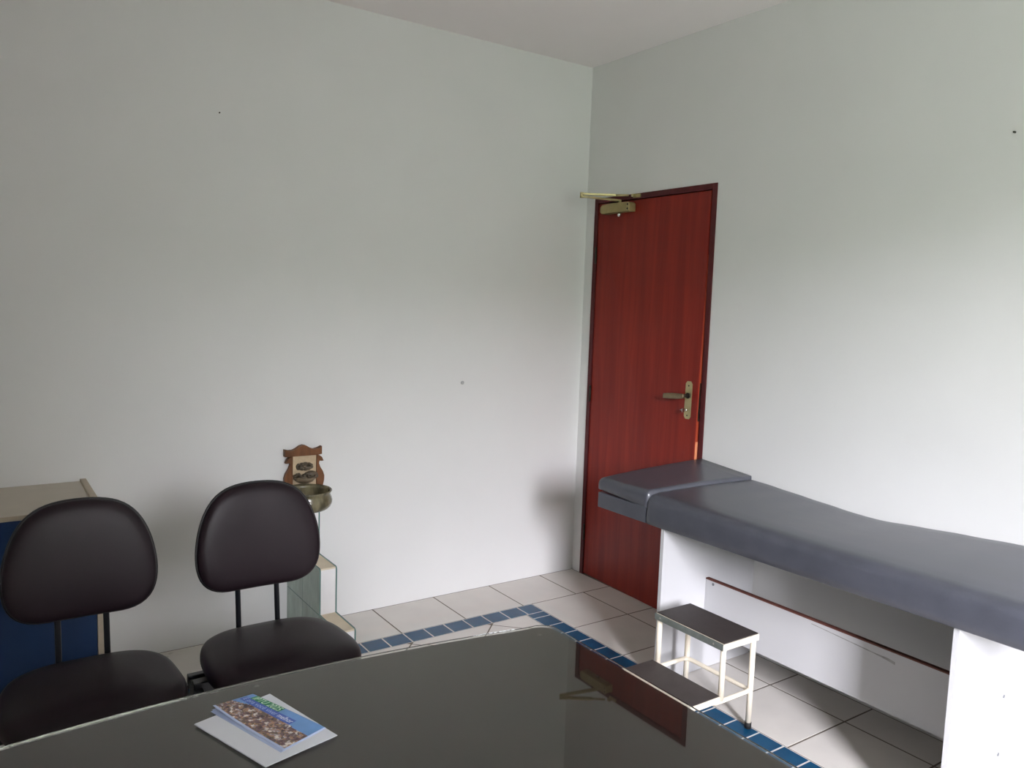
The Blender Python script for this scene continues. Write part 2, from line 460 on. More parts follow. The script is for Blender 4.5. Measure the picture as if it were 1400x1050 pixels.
# handle plate
bm = nb()
hy = HY - LW + .058
pl = []
zc, hh, hw, ch = 1.102, .092, .0215, .012
pl = [(-hw, -hh + ch), (-hw + ch * .8, -hh), (hw - ch * .8, -hh), (hw, -hh + ch), (hw, hh - ch), (hw - ch * .8, hh), (-hw + ch * .8, hh), (-hw, hh - ch)]
prism(bm, pl, lambda a, b, t: (t, hy + a, zc + b), -.004, 0, bev=.0008)
leafp(bm); pt = obj('handle_plate', bm, 'brass', leaf, 'brass plate')
bm = nb()
tube(bm, bend([(-.003, hy, zc + .022), (-.045, hy, zc + .022)], .01), .009)
tube(bm, [(-.003, hy, zc + .022), (-.010, hy, zc + .022)], .014)
leafp(bm); obj('handle_neck', bm, 'dark_metal', leaf)
bm = nb()
rings = []
for t in range(13):
    s = t / 12
    y = hy - .012 + .135 * s
    wz = .0115 + .003 * math.sin(s * PI * .9)
    wx = .007
    z = zc + .022 - .012 * s
    rings.append([(-.047 + wx * math.copysign(abs(math.cos(q)) ** .6, math.cos(q)), y, z + wz * math.copysign(abs(math.sin(q)) ** .6, math.sin(q))) for q in [2 * PI * k / 16 for k in range(16)]])
loft(bm, rings); leafp(bm); obj('door_handle', bm, 'lever', leaf, 'bronze lever handle')
bm = nb()
tube(bm, [(-.001, hy, zc - .048), (-.018, hy, zc - .048)], .006)
box(bm, -.040, -.017, hy - .0012, hy + .0012, zc - .058, zc - .038, bev=.0006)
tube(bm, [(-.024, hy + .001, zc - .048), (-.024, hy + .028, zc - .050)], .0035, n=8)
leafp(bm); obj('key', bm, 'chrome', leaf, 'small silver key in the lock')
for dz in (.07, -.075):
    bm = nb(); tube(bm, [(-.0036, hy, zc + dz), (-.0052, hy, zc + dz)], .004, n=10)
    leafp(bm); obj('plate_screw', bm, 'dark_metal', leaf)
for zz in (.25, 1.05, 1.82):
    bm = nb(); tube(bm, [(-.006, HY + .003, zz - .045), (-.006, HY + .003, zz + .045)], .006, n=10)
    obj('hinge', bm, 'dark_metal', D)
# door closer
CL = obj('door_closer', (lambda b: (prism(b, [(.112, -.024), (.112, .016), (.100, .024), (.01, .026), (-.03, .026), (-.104, .022), (-.118, .010), (-.118, -.016), (-.104, -.026), (.0, -.024)],
     lambda a, z, t: (t, -.292 - a, 2.061 + z), -.052, -.004, bev=.004), b)[1])(nb()), 'closer_paint', D, 'gold painted door closer')
bm = nb()
box(bm, -.0535, -.05, -.402, -.384, 2.040, 2.083, bev=.001)
cc_ = obj('closer_end_cap', bm, ['brass'], CL)
for zz in (2.050, 2.072):
    bm = nb(); tube(bm, [(-.0534, -.393, zz), (-.0545, -.393, zz)], .0055, n=12); obj('screw_hole', bm, 'dark_metal', CL)
bm = nb(); tube(bm, [(-.028, -.305, 2.040), (-.028, -.305, 2.016)], .0085, n=14); tube(bm, [(-.028, -.305, 2.026), (-.028, -.305, 2.022)], .012, n=14)
obj('closer_knob', bm, 'chrome', CL)
EL = Vector((-.245, -.252, 2.1105)); SP = Vector((-.028, -.305, 2.085)); BR = Vector((-.03, -.405, 2.118))
bm = nb()
tube(bm, [SP, SP + Vector((0, 0, .016))], .009, n=12)
def bar(bm, a, b, w, h):
    d = (b - a); L = d.length; d.normalize()
    s = d.cross(Vector((0, 0, 1))).normalized(); u = s.cross(d)
    ring = lambda p, ww: [tuple(p + s * x * ww + u * y * h) for x, y in ((-1, -1), (1, -1), (1, 1), (-1, 1))]
    loft(bm, [ring(a - d * .004, w * .8), ring(a + d * .012, w), ring(b - d * .012, w), ring(b + d * .004, w * .8)], smooth=False)
bar(bm, SP + Vector((0, 0, .014)), EL - Vector((0, 0, .007)), .012, .0045)
obj('closer_arm', bm, 'brass', CL)
bm = nb()
bar(bm, EL + Vector((0, 0, .006)), BR + (EL - BR) * .35, .012, .005)
tube(bm, [BR + (EL - BR) * .37, BR + (EL - BR) * .08], [.006, .0055], n=10)
tube(bm, [EL - Vector((0, 0, .014)), EL + Vector((0, 0, .014))], .010, n=12)
obj('closer_arm', bm, 'brass', CL)
bm = nb()
box(bm, -.012, -.005, -.440, -.385, 2.108, 2.126, bev=.001); box(bm, -.036, -.010, -.413, -.397, 2.111, 2.125, bev=.002)
obj('closer_bracket', bm, 'brass', CL)

# ------------------------------------------------------------------ examination couch
T = empty('examination_couch', (-.31, -1.85, 0), 'long slate grey padded examination couch on white panels along the right wall', 'examination table')
def topz(y):   # height of the back of the top along the couch: it sags in the middle
    pts = [(-.8, .800), (-1.21, .794), (-1.29, .791), (-1.56, .774), (-1.85, .757), (-2.13, .780), (-2.37, .797), (-2.9, .812)]
    def lin(q):
        for (a, za), (b, zb) in zip(pts, pts[1:]):
            if a >= q >= b: return za + (zb - za) * (y if 0 else q - a) / (b - a)
        return pts[-1][1]
    return sum(lin(y + d) for d in (-.05, -.025, 0, .025, .05)) / 5
def botz(y): return .654 + .012 * (-1.2 - y) / 1.6
XF, XB = -.612, -.012
def section(y, zt, zb, ins=0.0):
    zf = .784 - .006 * math.sin(PI * min(1, max(0, (-1.2 - y) / 1.3)))
    P_ = []
    P_.append((XB - ins, zb + ins)); P_.append((XB - ins, zt - .012 - ins)); P_.append((XB - .004 - ins, zt - .003 - ins)); P_.append((XB - .014 - ins, zt - ins))
    for k in range(1, 8):
        s = k / 8; P_.append((XB + (XF + .06 - XB) * s, zt + (zf - zt) * s - ins + .004 * math.sin(PI * s)))
    # soft front edge: slight dip then roll over
    roll = [(.06, 0.0), (.040, -.003), (.024, -.008), (.012, -.016), (.005, -.026), (.001, -.038), (.0, -.058)]
    for dx, dz in roll: P_.append((XF + dx + ins, zf - ins + dz))
    P_.append((XF - .002 + ins, zb + .03)); P_.append((XF + .0 + ins, zb + .004)); P_.append((XF + .006 + ins, zb + ins))
    return [(x, y, z) for x, z in P_]
bm = nb()
y0, y1 = -1.209, -2.83
ys_ = [y0, y0 - .002, y0 - .010] + [y0 - .03 - (y0 - .03 - y1 - .02) * k / 48 for k in range(49)] + [y1 + .004, y1]
rings = []
for i, y in enumerate(ys_):
    ins = .010 if i in (0, len(ys_) - 1) else (.003 if i in (1, len(ys_) - 2) else 0)
    wob = .0006 * math.sin(y * 37)
    rings.append(section(y, topz(y) + wob, botz(y), ins))
rings = [[(x, y - .05 * ((x - XF) / (XB - XF)) * max(0, 1 - (-1.2 - y) / .5), z) for x, y, z in r_] for r_ in rings]
loft(bm, rings)
obj('mattress', bm, 'vinyl_grey', T)
# headrest: fixed block underneath, hinged pad on top
bm = nb()
box(bm, XF + .003, XB, -1.205, -.902, .655, .723, bev=.004)
obj('headrest_base', bm, 'vinyl_grey', T)
bm = nb()
rings = []
N = 22
for i in range(N + 1):
    s = i / N
    s = 0 if i == 0 else .02 if i == 1 else .98 if i == N - 1 else 1 if i == N else .03 + .94 * (i - 2) / (N - 4)
    y = -.897 - s * (1.207 - .897 + .006)
    zt = .792 + (.800 - .792) * s + .004
    zb = .744 - .017 * s
    ins = .008 if i in (0, N) else (.002 if i in (1, N - 1) else 0)
    P_ = []
    for x, z in ((XB, zb), (XB, zt + .002)): P_.append((x - ins, y, z + (ins if z == zb else -ins)))
    for k in range(1, 8):
        q = k / 8; P_.append((XB + (XF + .03 - XB) * q, y, zt + .002 * (1 - q) - ins + .004 * math.sin(PI * q)))
    for dx, dz in ((.030, -.001), (.018, -.003), (.010, -.007), (.004, -.013), (.001, -.022)): P_.append((XF + dx + ins, y, zt - ins + dz))
    P_.append((XF + .001 + ins, y, zb + .006 + ins)); P_.append((XF + .008 + ins, y, zb + ins))
    def tw(p):
        t = (p[0] - XF) / (XB - XF)
        return (p[0], p[1] - .047 * t, p[2] + t * (.034 - .034 * s) - (1 - t) * .010)
    rings.append([tw(p) for p in P_])
for r_ in (rings[0], rings[-1]): pass
loft(bm, rings)
obj('headrest_pad', bm, 'vinyl_grey', T)
for ya, yb_ in ((-1.303, -1.285), (-2.469, -2.451)):
    bm = nb(); box(bm, -.597, -.02, ya, yb_, .002, botz(ya) - .0005, bev=.0008)
    obj('side_panel', bm, 'white_panel', T)
bm = nb(); box(bm, -.333, -.315, -2.450, -1.304, .186, .402)
bk = obj('back_panel', bm, 'white_panel', T)
bm = nb(); box(bm, -.3335, -.3145, -2.450, -1.304, .4022, .4075); obj('panel_edge', bm, 'raw_edge', bk, 'reddish bare board edge')
bm = nb()
prism(bm, [(-1.82, .3915), (-2.08, .3765), (-2.12, .377), (-2.148, .372), (-2.148, .3625), (-2.12, .3675), (-2.08, .3725), (-1.82, .389)], lambda a, b, t: (t, a, b), -.3333, -.3329)
obj('scuff_mark', bm, mat('grey_scuff', srgb(150, 148, 146), .7, var=.25, vscale=40), bk, 'grey scuffed scratch')
bm = nb(); tube(bm, [(-.333, -1.345, .390), (-.3345, -1.345, .390)], .006, n=14); obj('screw_cap', bm, 'grey_cap', bk)
for zz in (.38, .19):
    bm = nb(); tube(bm, [(-.281, -2.469, zz), (-.281, -2.4705, zz)], .006, n=14); obj('screw_cap', bm, 'grey_cap', T)

# ------------------------------------------------------------------ step stool
S_ = empty('step_stool', (-.71, -1.57, 0), 'two step stool of cream tubing with black rubber treads beside the couch', 'step stool')
X0, X1, Y0, Y1 = -.722, -.528, -1.742, -1.400
bm = nb(); box(bm, X0, X1, Y0, Y1, .338, .3625, bev=.003); obj('top_step', bm, 'cream', S_)
bm = nb(); box(bm, X0 + .006, X1 - .003, Y0 + .004, Y1 - .003, .3626, .366, bev=.001); obj('step_mat', bm, 'mat_black', S_, 'black rubber tread')
bm = nb()
box(bm, X0 - .0025, X0 - .0003, Y0 + .002, Y1, .339, .3645, bev=.0008)
tr = obj('edge_trim', bm, 'alu', S_, 'worn metal edge strip')
for y in (Y0 + .045, Y1 - .03):
    bm = nb(); tube(bm, [(X0 - .002, y, .352), (X0 - .0045, y, .352)], .004, n=10); obj('rivet', bm, 'chrome', tr)
LX0 = -.885
bm = nb(); box(bm, LX0, X0 - .012, Y0 - .008, Y1 - .008, .155, .1775, bev=.003); obj('lower_step', bm, 'cream', S_)
bm = nb(); box(bm, LX0 + .004, X0 - .014, Y0 - .005, Y1 - .011, .1776, .181, bev=.001); obj('step_mat', bm, 'mat_black', S_, 'black rubber tread')
rt = .0105
for y in (Y0 + .012, Y1 - .014):
    bm = nb(); tube(bm, [(X1 - .018, y, .3375), (X1 - .018, y, .022)], rt, n=14); lg = obj('leg', bm, 'cream', S_)
    bm = nb(); tube(bm, [(X1 - .018, y, .023), (X1 - .018, y, .0)], [.0125, .0125], n=14); obj('rubber_foot', bm, 'black_rubber', lg)
    bm = nb(); tube(bm, [(X0 + .013, y, .3375), (X0 + .013, y, .150)], rt, n=14); obj('post', bm, 'cream', S_)
    bm = nb(); tube(bm, [(LX0 + .013, y, .1545), (LX0 + .013, y, .022)], rt, n=14); lg = obj('leg', bm, 'cream', S_)
    bm = nb(); tube(bm, [(LX0 + .013, y, .023), (LX0 + .013, y, .0)], .0125, n=14); obj('rubber_foot', bm, 'black_rubber', lg)
bm = nb()
ya, yb_ = Y0 + .012, Y1 - .014
tube(bm, bend([(X0 - .02, ya, .146), (X1 - .018, ya, .146), (X1 - .018, yb_, .146), (X0 - .02, yb_, .146)], .03), .0085, n=12)
obj('stretcher', bm, 'cream', S_)

# ------------------------------------------------------------------ desk
K = empty('desk', (-2.45, -2.4, 0), 'dark desk with rounded glass sheet on top in the foreground', 'desk')
def desk_outline(ins):
    xc, hw, yf = -2.45, .725 - ins, -2.84 + ins
    ybk = lambda x: -1.949 - ins - .0755 * ((x - xc) / .725) ** 2
    r = .045
    P_ = []
    xr = xc + hw
    P_ += [(xr - r + r * math.sin(a), yf + r - r * math.cos(a)) for a in [PI / 2 * k / 8 for k in range(9)]]
    yr = ybk(xr - r) - r * .78
    for k in range(9):
        a = PI / 2 * k / 8
        P_.append((xr - r + r * math.cos(a), yr - .0 + (r * .86) * math.sin(a)))
    for k in range(1, 40):
        x = xr - r - (2 * hw - 2 * r) * k / 40
        P_.append((x, ybk(x)))
    xl = xc - hw
    for k in range(9):
        a = PI / 2 + PI / 2 * k / 8
        P_.append((xl + r + r * math.cos(a), yr + r * .86 * math.sin(a)))
    P_ += [(xl + r - r * math.cos(a), yf + r - r * math.sin(a)) for a in [PI / 2 * k / 8 for k in range(9)]]
    return P_
bm = nb(); prism(bm, desk_outline(.004), lambda a, b, t: (a, b, t), .716, .7410, bev=.0015); obj('desk_top', bm, 'desk_dark', K)
bm = nb(); prism(bm, desk_outline(0), lambda a, b, t: (a, b, t), .7420, .750, bev=.0005)
gl = obj('glass_top', bm, 'desk_glass', K, 'clear glass sheet with polished edge')
for x, y in ((-2.435, -1.972), (-1.782, -2.058)):
    bm = nb(); tube(bm, [(x, y, .7411), (x, y, .7419)], .005, n=16); obj('glass_pad', bm, 'pad', gl)
bm = nb()  # white flecks modelled in place of the sky's glint on the glass edge
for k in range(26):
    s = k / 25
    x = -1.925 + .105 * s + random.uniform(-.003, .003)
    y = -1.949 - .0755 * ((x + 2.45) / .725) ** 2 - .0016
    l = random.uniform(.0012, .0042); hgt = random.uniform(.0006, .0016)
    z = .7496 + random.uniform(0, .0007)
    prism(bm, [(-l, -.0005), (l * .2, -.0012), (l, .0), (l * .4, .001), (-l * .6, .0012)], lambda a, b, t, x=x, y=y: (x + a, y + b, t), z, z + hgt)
obj('edge_glint', bm, 'glint', gl, 'white flecks imitating the sky glint along the glass edge')
bm = nb(); box(bm, -3.03, -3.005, -2.74, -2.14, 0, .7155); obj('leg_panel', bm, 'desk_dark', K)
bm = nb(); box(bm, -1.895, -1.87, -2.74, -2.14, 0, .7155); obj('leg_panel', bm, 'desk_dark', K)
bm = nb(); box(bm, -3.004, -1.896, -2.20, -2.18, .25, .7155); obj('modesty_panel', bm, 'desk_dark', K)

# ------------------------------------------------------------------ papers on the desk
GZ = .7503
e4 = [Vector((-2.579, -2.069)), Vector((-2.510, -2.269)), Vector((-2.371, -2.238)), Vector((-2.426, -2.028))]
bm = nb()
def sheet(bm, q, z0, z1, n=10, lift=0.0):
    for zz in (0,): pass
    vs = {}
    for side, z in ((0, z0), (1, z1)):
        for i in range(n + 1):
            for j in range(n + 1):
                s, t = i / n, j / n
                p_ = q[0] * (1 - s) * (1 - t) + q[1] * s * (1 - t) + q[2] * s * t + q[3] * (1 - s) * t
                vs[side, i, j] = bm.verts.new((p_.x, p_.y, z + lift * (s - .3) ** 2 * (1 - t)))
    for i in range(n):
        for j in range(n):
            bm.faces.new((vs[1, i, j], vs[1, i + 1, j], vs[1, i + 1, j + 1], vs[1, i, j + 1]))
            bm.faces.new((vs[0, i, j], vs[0, i, j + 1], vs[0, i + 1, j + 1], vs[0, i + 1, j]))
        for a, b, c, d in (((i, 0), (i + 1, 0), 0, 0), ((i, n), (i + 1, n), 0, 0), ((0, i), (0, i + 1), 0, 0), ((n, i), (n, i + 1), 0, 0)):
            bm.faces.new((vs[0, a[0], a[1]], vs[0, b[0], b[1]], vs[1, b[0], b[1]], vs[1, a[0], a[1]]))
E_ = empty('envelope', (-2.47, -2.15, GZ), 'white paper envelope lying on the glass desk under a leaflet', 'envelope')
sheet(bm, e4, GZ, GZ + .0012)
obj('front_sheet', bm, 'paper', E_)
bm = nb()
sheet(bm, [e4[0] + Vector((.001, .0)), e4[1] + Vector((.001, -.0015)), e4[2] + Vector((.001, -.0015)), e4[3] + Vector((0, .001))], GZ + .0013, GZ + .0019)
obj('flap', bm, 'paper', E_)
BZ = GZ + .0021
BL, BRt, TR, TL = Vector((-2.538, -2.037)), Vector((-2.470, -2.239)), Vector((-2.379, -2.206)), Vector((-2.456, -2.016))
def bp(u, v, dz=0.0):
    q = BL * (1 - u) * (1 - v) + BRt * u * (1 - v) + TR * u * v + TL * (1 - u) * v
    z = BZ + .0013 + .0085 * max(0, (1 - u)) ** 3 * (1 - .85 * v) + .0012 * math.sin(PI * u) * v - .0006 * max(0, (u - .9) / .1) ** 2
    return (q.x, q.y, z + dz)
F_ = empty('leaflet', (-2.46, -2.12, BZ), 'colourful folded city leaflet lying on top of the white envelope', 'leaflet')
NU, NV = 60, 32
def cover_mat(u, v):
    if v > .80 and .07 < u < .47: return 1                      # green headline band
    if v > .64 + .06 * 0 and v <= .80 and .02 < u < .72: return 2     # blue line band
    if v > .80: return 0
    if v > .62 - .02 * math.sin(u * 9) and u > .72: return 0
    if u < .22 and v > .45 + u: return 0
    return 3
bm = nb()
uvl = bm.loops.layers.uv.new('UVMap')
g1 = [[bm.verts.new(bp(i / NU, j / NV)) for j in range(NV + 1)] for i in range(NU + 1)]
g0 = [[bm.verts.new(bp(i / NU, j / NV, -.0003)) for j in range(NV + 1)] for i in range(NU + 1)]
for i in range(NU):
    for j in range(NV):
        f = bm.faces.new((g1[i][j], g1[i + 1][j], g1[i + 1][j + 1], g1[i][j + 1])); f.smooth = True
        u, v = (i + .5) / NU, (j + .5) / NV
        f.material_index = 4 if (v < .06 or u > .985) else cover_mat(u, v)
        for l, (a, b) in zip(f.loops, ((i, j), (i + 1, j), (i + 1, j + 1), (i, j + 1))): l[uvl].uv = (a / NU, b / NV)
        f = bm.faces.new((g0[i][j], g0[i][j + 1], g0[i + 1][j + 1], g0[i + 1][j])); f.material_index = 4
for i in range(NU):
    for j in (0, NV):
        f = bm.faces.new((g0[i][j], g0[i + 1][j], g1[i + 1][j], g1[i][j])); f.material_index = 4
for j in range(NV):
    for i in (0, NU):
        f = bm.faces.new((g0[i][j], g0[i][j + 1], g1[i][j + 1], g1[i][j])); f.material_index = 4
cov = obj('cover', bm, ['ink_sky', 'ink_green', 'ink_band', 'ink_city', 'paper_blue'], F_)
bm = nb()
d_ = Vector((-.006, -.004))
for k in range(2):
    vs1 = {}; 
    off = d_ * (.35 + .45 * k)
    for side in (0, 1):
        for i in range(21):
            for j in range(9):
                x, y, z = bp(i / 20, j / 8)
                zz = BZ + .0001 + (.0004 if k == 0 else 0) + max(0, z - BZ - .0013) * (.22 if k == 0 else .03) + .0002 * side
                vs1[side, i, j] = bm.verts.new((x + off.x, y + off.y, zz))
    for i in range(20):
        for j in range(8):
            bm.faces.new((vs1[1, i, j], vs1[1, i + 1, j], vs1[1, i + 1, j + 1], vs1[1, i, j + 1]))
            bm.faces.new((vs1[0, i, j], vs1[0, i, j + 1], vs1[0, i + 1, j + 1], vs1[0, i + 1, j]))
    for i in range(20):
        for j in (0, 8): bm.faces.new((vs1[0, i, j], vs1[0, i + 1, j], vs1[1, i + 1, j], vs1[1, i, j]))
    for j in range(8):
        for i in (0, 20): bm.faces.new((vs1[0, i, j], vs1[0, i, j + 1], vs1[1, i, j + 1], vs1[1, i, j]))
obj('inner_page', bm, 'paper_blue', F_, 'pale blue inner pages')
def text(name, s, u0, v0, hgt, width, m, shear=0.0, bold=0.0):
    cu = bpy.data.curves.new('t', 'FONT'); cu.body = s; cu.size = 1; cu.shear = shear; cu.offset = bold
    to = bpy.data.objects.new('t', cu); COL.objects.link(to)
    bpy.context.view_layer.update()
    me = bpy.data.meshes.new_from_object(to.evaluated_get(bpy.context.evaluated_depsgraph_get()))
    COL.objects.unlink(to); bpy.data.objects.remove(to); bpy.data.curves.remove(cu)
    t = bmesh.new(); t.from_mesh(me); bpy.data.meshes.remove(me)
    xs_ = [v.co.x for v in t.verts]; x0_, x1_ = min(xs_), max(xs_)
    for v in t.verts:
        v.co = Vector(bp(u0 + (v.co.x - x0_) / (x1_ - x0_) * width, v0 + v.co.y / .7 * hgt, .0005))
    return obj(name, t, m, cov)
text('headline', 'IPTU 2025', .09, .822, .155, .37, 'ink_text', .2, .004)
text('subtitle', '\u00c9 pra voc\u00ea viver', .04, .67, .12, .46, 'ink_lilac', 0, 0)
text('subtitle', 'melhor', .52, .67, .12, .19, 'ink_white', 0, .006)

# ------------------------------------------------------------------ beam bench built as two separate chairs (local frame: floor centre under the seat, +y is the back)
CH = empty('bench_chair', (0, 0, 0), 'dark brown vinyl seat of a beam bench built as a separate chair in front of the blue cabinet', 'chair')
# backrest outline (half width against height)
prof = [(0, .0), (.0, .60), (.02, .72), (.06, .84), (.12, .925), (.2, .975), (.3, .998), (.38, 1.0), (.5, .975), (.6, .94), (.7, .885), (.78, .82), (.85, .745), (.91, .645), (.955, .52), (.985, .36), (1.0, .15)]
HW, HB = .199, .333
left = [(-w_ * HW, t * HB) for t, w_ in prof[1:]]
right = [(w_ * HW, t * HB) for t, w_ in prof[1:]]
poly = right + left[::-1]
# resample evenly
def resample(poly, n):
    P_ = [Vector(p) for p in poly]; L = [0]
    for i in range(len(P_)): L.append(L[-1] + (P_[(i + 1) % len(P_)] - P_[i]).length)
    out = []
    for k in range(n):
        d = L[-1] * k / n
        for i in range(len(P_)):
            if L[i] <= d <= L[i + 1]:
                t = (d - L[i]) / (L[i + 1] - L[i]); out.append(P_[i].lerp(P_[(i + 1) % len(P_)], t)); break
    return out
def smooth(P_, it=3):
    for _ in range(it):
        P_ = [(P_[i - 1] + P_[i] * 2 + P_[(i + 1) % len(P_)]) / 4 for i in range(len(P_))]
    return P_
OB = smooth(resample(poly, 72), 3)
cen = Vector((0, HB * .47))
ZB = .599
def backpt(p, d):
    # p in outline plane; d = distance forward (towards sitter, -y)
    x, h = p
    tilt = .045 * (h / HB)
    curve = .35 * x * x           # gentle wrap round the sitter
    y = .212 + tilt - curve - d
    return (x, y, ZB + h)
def ring(sc, d): return [backpt(cen + (p - cen) * sc, d) for p in OB]
bm = nb()
loft(bm, [ring(.955, .0105), ring(.985, .0115), ring(1.0, .016), ring(1.0, .026), ring(.99, .033), ring(.965, .0395), ring(.92, .0445), ring(.86, .0475), ring(.75, .0505), ring(.55, .053), ring(.3, .0545), ring(.1, .055)])
back = obj('backrest', bm, 'vinyl_chair', CH)
bm = nb(); tube(bm, ring(1.004, .018), .0042, n=8, closed=True); obj('piping', bm, 'black_plastic', back)
bm = nb(); loft(bm, [ring(.6, -.012), ring(.85, -.008), ring(.955, .0), ring(.975, .006), ring(.97, .0104)]); obj('back_shell', bm, 'black_plastic', back)
# seat
def seat_out(n=72):
    P_ = []
    for k in range(n):
        a = 2 * PI * k / n
        c, s = math.cos(a), math.sin(a)
        e = 2 / 3.3
        x = .227 * math.copysign(abs(c) ** e, c); y = .214 * math.copysign(abs(s) ** e, s)
        x *= 1 - .06 * (y / .214 + .2) if y > -.04 else 1
        P_.append(Vector((x, y - .004)))
    return P_
OS = seat_out()
sc_ = Vector((0, -.004))
def sring(s, z): return [((sc_ + (p - sc_) * s).x, (sc_ + (p - sc_) * s).y, z - (.018 * max(0, (-.1 - (sc_ + (p - sc_) * s).y) / .11) ** 2)) for p in OS]
bm = nb()
loft(bm, [sring(.95, .424), sring(.985, .427), sring(1.0, .434), sring(1.0, .446), sring(.992, .456), sring(.97, .4645), sring(.93, .4705), sring(.86, .4755), sring(.7, .480), sring(.45, .4825), sring(.15, .483)])
seat = obj('seat', bm, 'vinyl_chair', CH)
bm = nb(); loft(bm, [sring(.7, .404), sring(.9, .41), sring(.96, .418), sring(.965, .4238)]); obj('seat_pan', bm, 'black_plastic', seat)
# twin back tubes: from under the seat, up behind the backrest
for s in (-1, 1):
    bm = nb()
    tube(bm, bend([(s * .064, .045, .394), (s * .064, .208, .394), (s * .0635, .2235, .56), (s * .0635, .250, .80)], .05), .0085, n=14)
    obj('back_tube', bm, 'black_tube', CH)
bm = nb(); box(bm, -.249, .249, .080, .105, .355, .395, bev=.003); obj('rear_rail', bm, 'black_tube', CH)  # rails of both chairs nearly meet, in place of one shared beam
bm = nb(); box(bm, -.249, .249, .012, .048, .355, .400, bev=.003); obj('front_rail', bm, 'black_tube', CH)
for s in (-1, 1):
    bm = nb(); box(bm, s * .236 - .012, s * .236 + .012, -.165, .0795, .285, .3845, bev=.003); obj('side_rail', bm, 'black_tube', CH)
    for y, dy in ((-.15, -.03), (.068, .045)):
        bm = nb(); tube(bm, [(s * .234, y, .350), (s * .236, y + dy, .012)], .0125, n=14); lg = obj('leg', bm, 'black_tube', CH)
        bm = nb(); tube(bm, [(s * .236, y + dy, .013), (s * .236, y + dy, 0)], .0145, n=14); obj('foot_cap', bm, 'black_rubber', lg)
for o in (back, seat):
    pass
def copy_tree(o, parent=None):
    c = o.copy(); COL.objects.link(c); c.parent = parent
    for ch in list(o.children): copy_tree(ch, c)
    return c
CH['group'] = 'dark vinyl beam bench at the desk built as two chairs'
C2 = copy_tree(CH)
C2['label'] = 'dark brown vinyl seat of a beam bench built as a separate chair in front of the glass block steps'
CH.location = (-2.646, -1.2, 0)
C2.location = (-2.134, -1.2, 0)

# ------------------------------------------------------------------ cabinet
B_ = empty('cabinet', (-2.95, -.23, 0), 'low blue fronted cabinet with beige top behind the left chair', 'cabinet')
CX0, CX1, CY0 = -3.42, -2.524, -.465
for a in (CX1 - .022, CX0):
    bm = nb(); box(bm, a, a + .022, CY0, -.004, 0, .789, bev=.001); obj('side_panel', bm, 'cab_edge', B_)
bm = nb(); box(bm, CX0 + .0225, CX1 - .0225, CY0, -.004, .762, .780, bev=.0008); tp = obj('cabinet_top', bm, 'cab_beige', B_)
bm = nb(); box(bm, CX0 + .023, CX1 - .023, CY0 - .0015, CY0 - .0002, .764, .7785); obj('edge_band', bm, 'cab_edge', tp)
bm = nb(); box(bm, CX0 + .0225, CX1 - .0225, -.02, -.006, 0, .761); box(bm, CX0 + .0225, CX1 - .0225, CY0 + .03, -.0205, .04, .058); obj('carcass', bm, 'cab_beige', B_)
xm = (CX0 + CX1) / 2
for a, b in ((CX0 + .0235, xm - .0012), (xm + .0012, CX1 - .0235)):
    bm = nb(); box(bm, a, b, CY0 + .002, CY0 + .020, .012, .7605, bev=.001); obj('door', bm, 'cab_blue', B_, 'blue cabinet door')

# ------------------------------------------------------------------ stepped glass block pier
GX0, GX1 = -1.704, -1.626
P_ = empty('glass_block_steps', (-1.665, -.3, 0), 'stepped low pier of green glass blocks against the back wall behind the right chair', 'glass block wall')
for c in range(3):
    for r in range(3 - c):
        ya = -.205 * (r + 1) + .008; yb_ = -.205 * r - .006
        za = .2 * c + (.006 if c else .002); zb = .2 * (c + 1) - .007
        bm = nb()
        box(bm, GX0 + .0062, GX1 - .0062, ya, yb_, za, zb)
        ya2, yb2 = -.205 * (r + 1) + .001 - (.003 if r == 2 - c else 0), -.205 * r - .001
        za2, zb2 = (.2 * c + .001 if c else .001), .2 * (c + 1) - .001 + (.003 if r == 2 - c else 0)
        for xa in (GX0, GX1 - .006):
            rr = .014 if r == 2 - c else .002
            poly = [(ya2, za2), (yb2, za2), (yb2, zb2)] + [(ya2 + rr - rr * math.sin(q), zb2 - rr + rr * math.cos(q)) for q in [PI / 2 * k / 5 for k in range(6)]]
            prism(bm, poly, lambda a, b, t: (t, a, b), xa, xa + .006, bev=.0008)
        bm.normal_update()
        for f in bm.faces: f.material_index = 0 if abs(f.normal.x) > .8 else 1
        obj('glass_block', bm, ['block_glass', 'block_edge'], P_)
bm = nb()
ix0, ix1 = GX0 + .0064, GX1 - .0064
for c in range(3):
    n = 3 - c
    yfr = -.205 * n
    z1_ = .2 * (c + 1)
    # front strip (white) and tread (cream)
    box(bm, ix0, ix1, yfr + .0005, yfr + .0078, .2 * c, z1_ - .0068, 0)
    box(bm, ix0, ix1, yfr + .0005, -.205 * (n - 1) + (.0005 if c < 2 else -.003), z1_ - .0068, z1_, 1)
    # bed joint under the blocks above + upright joints
    if c < 2: box(bm, ix0, ix1, -.205 * (n - 1) + .001, -.003, z1_ - .0068, z1_ + .0058, 0)
    for r in range(n - 1): box(bm, ix0, ix1, -.205 * (r + 1) - .0058, -.205 * (r + 1) + .0078, .2 * c + .0062, z1_ - .007, 0)
obj('mortar', bm, ['mortar', 'mortar_top'], P_, 'white and cream mortar strips')

# ceramic basin on top of the pier
bm = nb()
BC = (-1.674, -.160, .6005)
lathe(bm, [(0, 0), (.092, 0), (.097, .003), (.108, .014), (.114, .028), (.1145, .040), (.111, .053), (.1065, .063), (.1055, .070), (.110, .078), (.1135, .083), (.111, .0865), (.102, .080), (.100, .070), (.105, .045), (.100, .022), (.085, .013), (.05, .011), (0, .010)], BC, 56)
tag(obj('ceramic_bowl', bm, 'bowl', base=BC), 'round olive green glazed ceramic bowl on top of the glass block pier', 'bowl')

